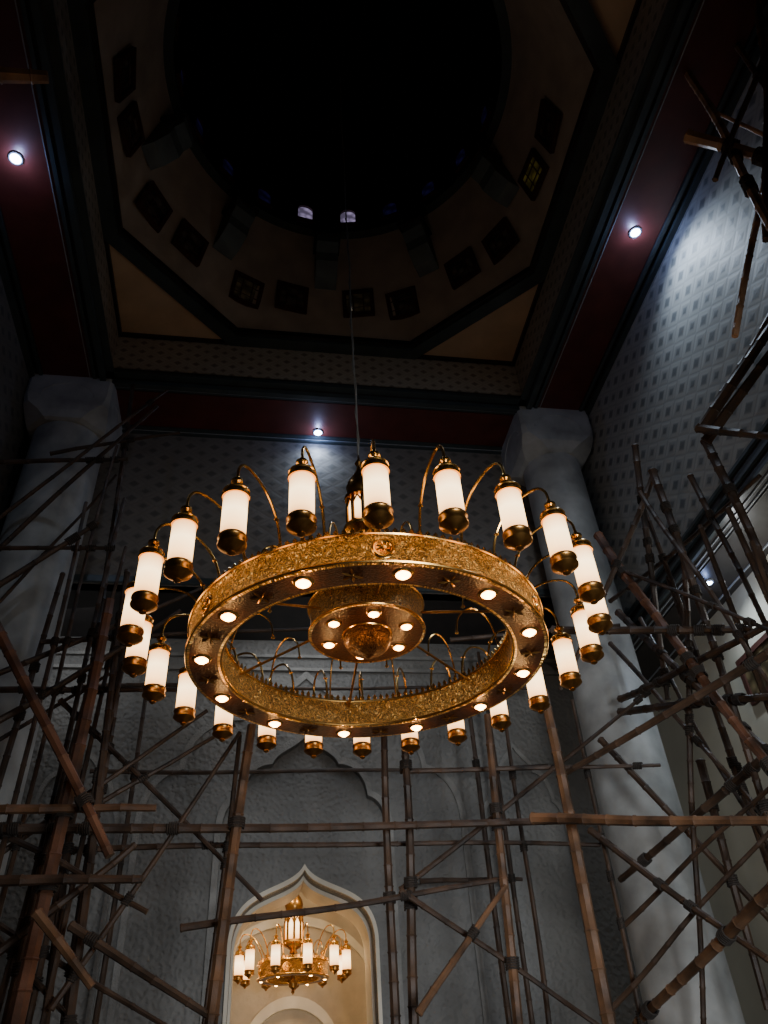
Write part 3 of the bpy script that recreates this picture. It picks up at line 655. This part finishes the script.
for (x1,y1,d1,x2,y2,d2,r,mt,lb) in [
 (-40,560,8.3,110,856,8.3,.07,B3,'thick diagonal bamboo brace slanting down from the left edge'),
 (-30,811,8.5,156,808,8.5,.052,B1,'horizontal bamboo pole at the left edge ending left of the chandelier legs'),
 (-30,829,9.0,600,820,9.0,.055,B2,'long horizontal bamboo ledger spanning below the big ring'),
 (532,818,8.2,790,821,6.2,.058,B1,'brown horizontal bamboo ledger crossing the right column low down'),
 (60,851,9.7,600,845,9.7,.036,B2,'thin horizontal bamboo pole just below the long ledger'),
 (-20,881,8.4,143,879,8.4,.055,B2,'short horizontal bamboo pole at the lower left edge'),
 (180,928,9.2,497,880,9.2,.04,B2,'thin sagging bamboo pole crossing over the lit ogee arch'),
 (36,912,7.6,92,987,7.6,.05,B1,'short bamboo offcut slanting at the bottom left corner'),
 (70,925,8.9,216,1020,8.9,.05,B2,'bamboo brace slanting down toward the foot of the thick upright'),
 (50,1010,9.1,240,732,9.1,.034,B2,'thin long bamboo brace rising toward the ring lamps at left'),
 (95,806,9.3,235,725,9.3,.03,B2,'thin short bamboo brace rising below the left lamps'),
 (418,1014,9.0,506,886,9.0,.042,B1,'bamboo brace slanting up right of the paired poles'),
 (400,890,9.2,620,1040,9.2,.034,B2,'thin bamboo brace slanting down right of the paired poles'),
 (400,771,9.6,660,765,9.3,.034,B2,'horizontal bamboo pole under the right rim reaching the column'),
 (400,890,9.5,650,690,9.1,.034,B2,'long bamboo diagonal rising from the paired poles to the right column'),
 (60,700,9.55,262,900,9.55,.036,B2,'long bamboo diagonal falling across the left scaffold to the thick upright'),
 (-20,462,9.3,128,459,9.3,.042,B2,'horizontal bamboo pole crossing the left column below its capital'),
 (50,454,9.5,180,433,9.5,.034,B2,'thin slightly rising bamboo pole at the left column capital'),
 (-20,596,9.0,98,522,9.0,.045,B2,'bamboo brace rising across the left column shaft'),
 (-20,548,9.2,112,548,9.2,.036,B2,'thin horizontal bamboo pole halfway up the left column'),
 (-10,690,9.4,190,690,9.4,.042,B2,'horizontal bamboo pole at the height of the left ring lamps'),
 (40,642,9.5,330,628,9.8,.036,B2,'horizontal bamboo pole behind the left rim of the big ring'),
 (450,640,9.8,620,625,9.3,.036,B2,'horizontal bamboo pole behind the right rim of the big ring'),
 (552,630,8.6,752,629,X(5.5),.056,B2,'horizontal bamboo ledger crossing the right column beside the lamps'),
 (620,712,X(5.3),790,695,X(5.4),.055,B2,'horizontal bamboo pole right of the column at mid height'),
 (598,535,X(5.0),790,790,X(5.1),.07,B3,'thick reddish bamboo brace falling from the lamps to the right edge'),
 (618,612,X(5.3),790,770,X(5.4),.055,B2,'bamboo brace running just above the thick reddish one at right'),
 (790,640,X(5.2),560,776,8.8,.05,B2,'bamboo brace rising from the column to the right edge'),
 (790,735,X(5.5),620,880,X(5.4),.055,B2,'short bamboo brace at the right edge above the low ledger'),
 (790,872,X(4.9),636,1024,X(4.6),.066,B1,'brown bamboo brace crossing the right column foot at the lower right corner'),
 (590,830,X(4.9),790,975,X(4.9),.045,B2,'bamboo brace falling to the right edge below the low ledger'),
 (635,445,X(5.4),668,700,X(5.3),.05,B2,'slightly tilted bamboo pole just right of the right column'),
 (652,470,X(5.3),768,820,X(5.3),.055,B2,'long tilted bamboo pole passing the aisle downlight'),
 (705,440,X(5.5),790,625,X(5.5),.06,B2,'bamboo brace at the right edge under the dark bundle'),
 (655,470,X(5.5),560,690,8.9,.045,B2,'bamboo brace crossing the upper part of the right column'),
 (700,760,X(5.5),768,1010,X(5.4),.055,B2,'tilted bamboo pole at the lower right behind the braces'),
 (684,560,X(5.5),704,1060,X(5.4),.042,B2,'thin upright bamboo pole in the right aisle opening'),
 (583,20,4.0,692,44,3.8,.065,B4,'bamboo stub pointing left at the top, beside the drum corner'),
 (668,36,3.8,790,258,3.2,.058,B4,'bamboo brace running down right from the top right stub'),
 (742,-20,3.6,688,66,3.8,.05,B4,'thin brightened bamboo pole crossing the top edge near the right corner'),
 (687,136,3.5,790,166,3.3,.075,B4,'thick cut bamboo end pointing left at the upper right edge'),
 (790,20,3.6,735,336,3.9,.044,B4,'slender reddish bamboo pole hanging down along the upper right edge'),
 (792,-20,3.3,715,180,3.5,.042,B1,'thin dark bamboo pole near the top right corner'),
 (756,-20,3.4,766,240,3.5,.05,B1,'dark upright bamboo pole along the top right edge'),
 (690,-20,3.7,796,130,3.3,.048,B1,'dark bamboo brace falling into the top right corner'),
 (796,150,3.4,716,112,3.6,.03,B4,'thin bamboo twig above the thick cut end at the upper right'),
 (700,432,6.2,790,300,5.4,.075,B2,'front pole of the dark bamboo bundle on the patterned wall'),
 (706,442,6.2,792,326,5.4,.07,B2,'lower pole of the dark bamboo bundle on the patterned wall'),
 (712,412,6.2,790,282,5.4,.06,B2,'upper pole of the dark bamboo bundle on the patterned wall'),
 (697,428,6.0,790,438,5.3,.055,B2,'horizontal bamboo pole under the dark bundle at the right edge'),
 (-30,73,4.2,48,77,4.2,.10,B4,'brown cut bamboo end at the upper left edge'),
 (-20,40,4.3,30,-20,4.3,.045,B1,'thin bamboo pole in the top left corner'),
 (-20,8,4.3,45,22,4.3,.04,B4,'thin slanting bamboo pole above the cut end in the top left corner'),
 ]:
    bamboo(atp(x1,y1,d1),atp(x2,y2,d2),r,mt,lb)
def filler(count,fn,label,group):
    for i in range(count):
        p,q,r,fl=fn(i); bamboo(p,q,r,B2,label,group,.05,fl)
rnd=random.uniform
def f_left_up(i):
    x=0+i*19; Y=rnd(9.1,9.85)
    b=at(x-60,1000,Y); t=Vector((b.x+rnd(-.25,.25),Y,rnd(7.6,10.5))); return b,t,rnd(.030,.056),True
filler(8,f_left_up,'dim thin upright bamboo pole in the scaffold mass at the left','dim uprights of the left scaffold')
def f_left_br(i):
    Y=rnd(8.8,9.85); x=rnd(-60,10); y=560+i*42; s=random.choice((-1,1))
    return at(x,y,Y),at(x+rnd(150,240),y+s*rnd(80,220),Y),rnd(.026,.050),False
filler(11,f_left_br,'dim long slanting bamboo brace in the scaffold mass at the left','dim braces of the left scaffold')
def f_mid_up(i):
    x=(150,462,478)[i]; Y=rnd(11.9,12.5); t=at(x,650+rnd(0,20),Y); b=Vector((t.x+rnd(-.1,.1),Y,2)); return b,t,rnd(.04,.05),True
filler(3,f_mid_up,'dim upright bamboo pole close to the carved back wall','dim uprights at the back wall')
def f_mid_h(i):
    y=(690,770,885)[i]; Y=rnd(11.9,12.4); x0=(80,90,420)[i]; return at(x0,y+rnd(-6,6),Y),at(rnd(520,590),y+rnd(-6,6),Y),rnd(.034,.044),False
filler(3,f_mid_h,'dim horizontal bamboo pole close to the carved back wall','dim ledgers at the back wall')
def f_r_up(i):
    x=(640,668,700,728,752,772)[i]; XX=rnd(5.2,5.9); t=atp(x,rnd(490,620),('x',XX)); b=Vector((t.x,t.y,1)); return b,t,rnd(.030,.054),True
filler(6,f_r_up,'dim upright bamboo pole in the scaffold mass at the right','dim uprights of the right scaffold')
RB=[(612,560,800,640),(640,500,800,720),(620,700,800,600),(610,650,800,850),(620,930,800,760),(640,620,800,900),(610,1010,800,800),(690,470,800,690),(610,600,760,470),(600,740,800,960)]
def f_r_br(i):
    XX=5.0+.08*i; a=RB[i]
    return atp(a[0],a[1]+rnd(-8,8),('x',XX)),atp(a[2],a[3]+rnd(-8,8),('x',XX+.05)),rnd(.028,.052),False
filler(len(RB),f_r_br,'dim long slanting bamboo brace in the scaffold mass at the right','dim braces of the right scaffold')
def closest(a,b,c,d):
    u=b-a;v=d-c;w=a-c;A=u.dot(u);B=u.dot(v);C=v.dot(v);D=u.dot(w);E=v.dot(w);den=A*C-B*B
    if den<1e-6: return None
    s=(B*E-C*D)/den;t=(A*E-B*D)/den
    if not(0.01<s<.99 and 0.01<t<.99): return None
    return s,(a+u*s-(c+v*t)).length
for i in range(len(poles)):
    cnt=0
    for j in range(i+1,len(poles)):
        if cnt>=5: break
        o,a,b_,r,pos=poles[i]; o2,c,d_,r2,_=poles[j]
        q=closest(a,b_,c,d_)
        if q and q[1]<.28:
            cnt+=1; bm=bmesh.new(); t0=q[0]; path=[]
            dd=(b_-a).normalized(); s=dd.cross(Vector((.3,.5,.81))).normalized(); w=dd.cross(s); rr=r*1.12
            for k in range(41):
                an=k*PI/4; x=(k/40-.5)*.12; path.append(pos(t0)+dd*x+(s*math.cos(an)+w*math.sin(an))*rr)
            tube(bm,path,.011,5); obj('rope_lashing',mesh(bm,M['rope']),o)

# framed panel on aisle wall
pf=at(764,668,('x',XA)); root=empty('framed_panel',(XA,pf.y,pf.z)); tag(root,'dark brown framed panel on the pale aisle wall at the right edge','wall panel')
bm=bmesh.new()
for (y0,y1,z0,z1) in ((-.5,.5,.28,.36),(-.5,.5,-.36,-.28),(-.5,-.42,-.28,.28),(.42,.5,-.28,.28)): box(bm,-.06,0,y0,y1,z0,z1)
obj('frame',mesh(bm,M['brownframe'],False),root)
bm=bmesh.new(); box(bm,-.03,0,-.42,.42,-.28,.28); obj('panel',mesh(bm,M['win_mid'],False),root)

# ---------------- lights ----------------
def area(loc,target,size,power,color,spread=180):
    ld=bpy.data.lights.new('fill_light','AREA'); ld.energy=power; ld.size=size; ld.color=color; ld.spread=math.radians(spread)
    lo=bpy.data.objects.new('fill_light',ld); COL.objects.link(lo); lo.location=loc
    lo.rotation_euler=(Vector(target)-Vector(loc)).to_track_quat('-Z','Y').to_euler()
def point(loc,power,color,size=.0):
    ld=bpy.data.lights.new('fill_point','POINT'); ld.energy=power; ld.color=color; ld.shadow_soft_size=size
    lo=bpy.data.objects.new('fill_point',ld); COL.objects.link(lo); lo.location=loc
area((3.2,-2,2.2),(2.6,12,4.2),2.5,120,(.94,.97,1),70)  # added fill from behind the camera, no fixture there
area((.8,12.2,8.9),(.8,12.95,6.5),2.5,34,(.95,.97,1))  # added wash grazing the back wall, no fixture modelled
area((-3.4,11.9,8.9),(-3.2,13,7.4),1.2,14,(.95,.97,1))
point((.9,5.9,9.6),18,(1,.82,.64))  # added warm fill above the lantern to lift the drum, no lamp there
point((6.8,8.0,7.2),22,(.95,.98,1))
point((.3,14.3,5.4),42,(1,.80,.54)); point((1.4,14.3,5.4),42,(1,.80,.54)); point((.8,15.6,2.2),22,(1,.75,.45))  # added warm fills brightening the niche beyond what its chandelier gives
w=bpy.data.worlds.new('world'); scene.world=w; w.use_nodes=True
w.node_tree.nodes['Background'].inputs[0].default_value=(.4,.45,.5,1); w.node_tree.nodes['Background'].inputs[1].default_value=.012
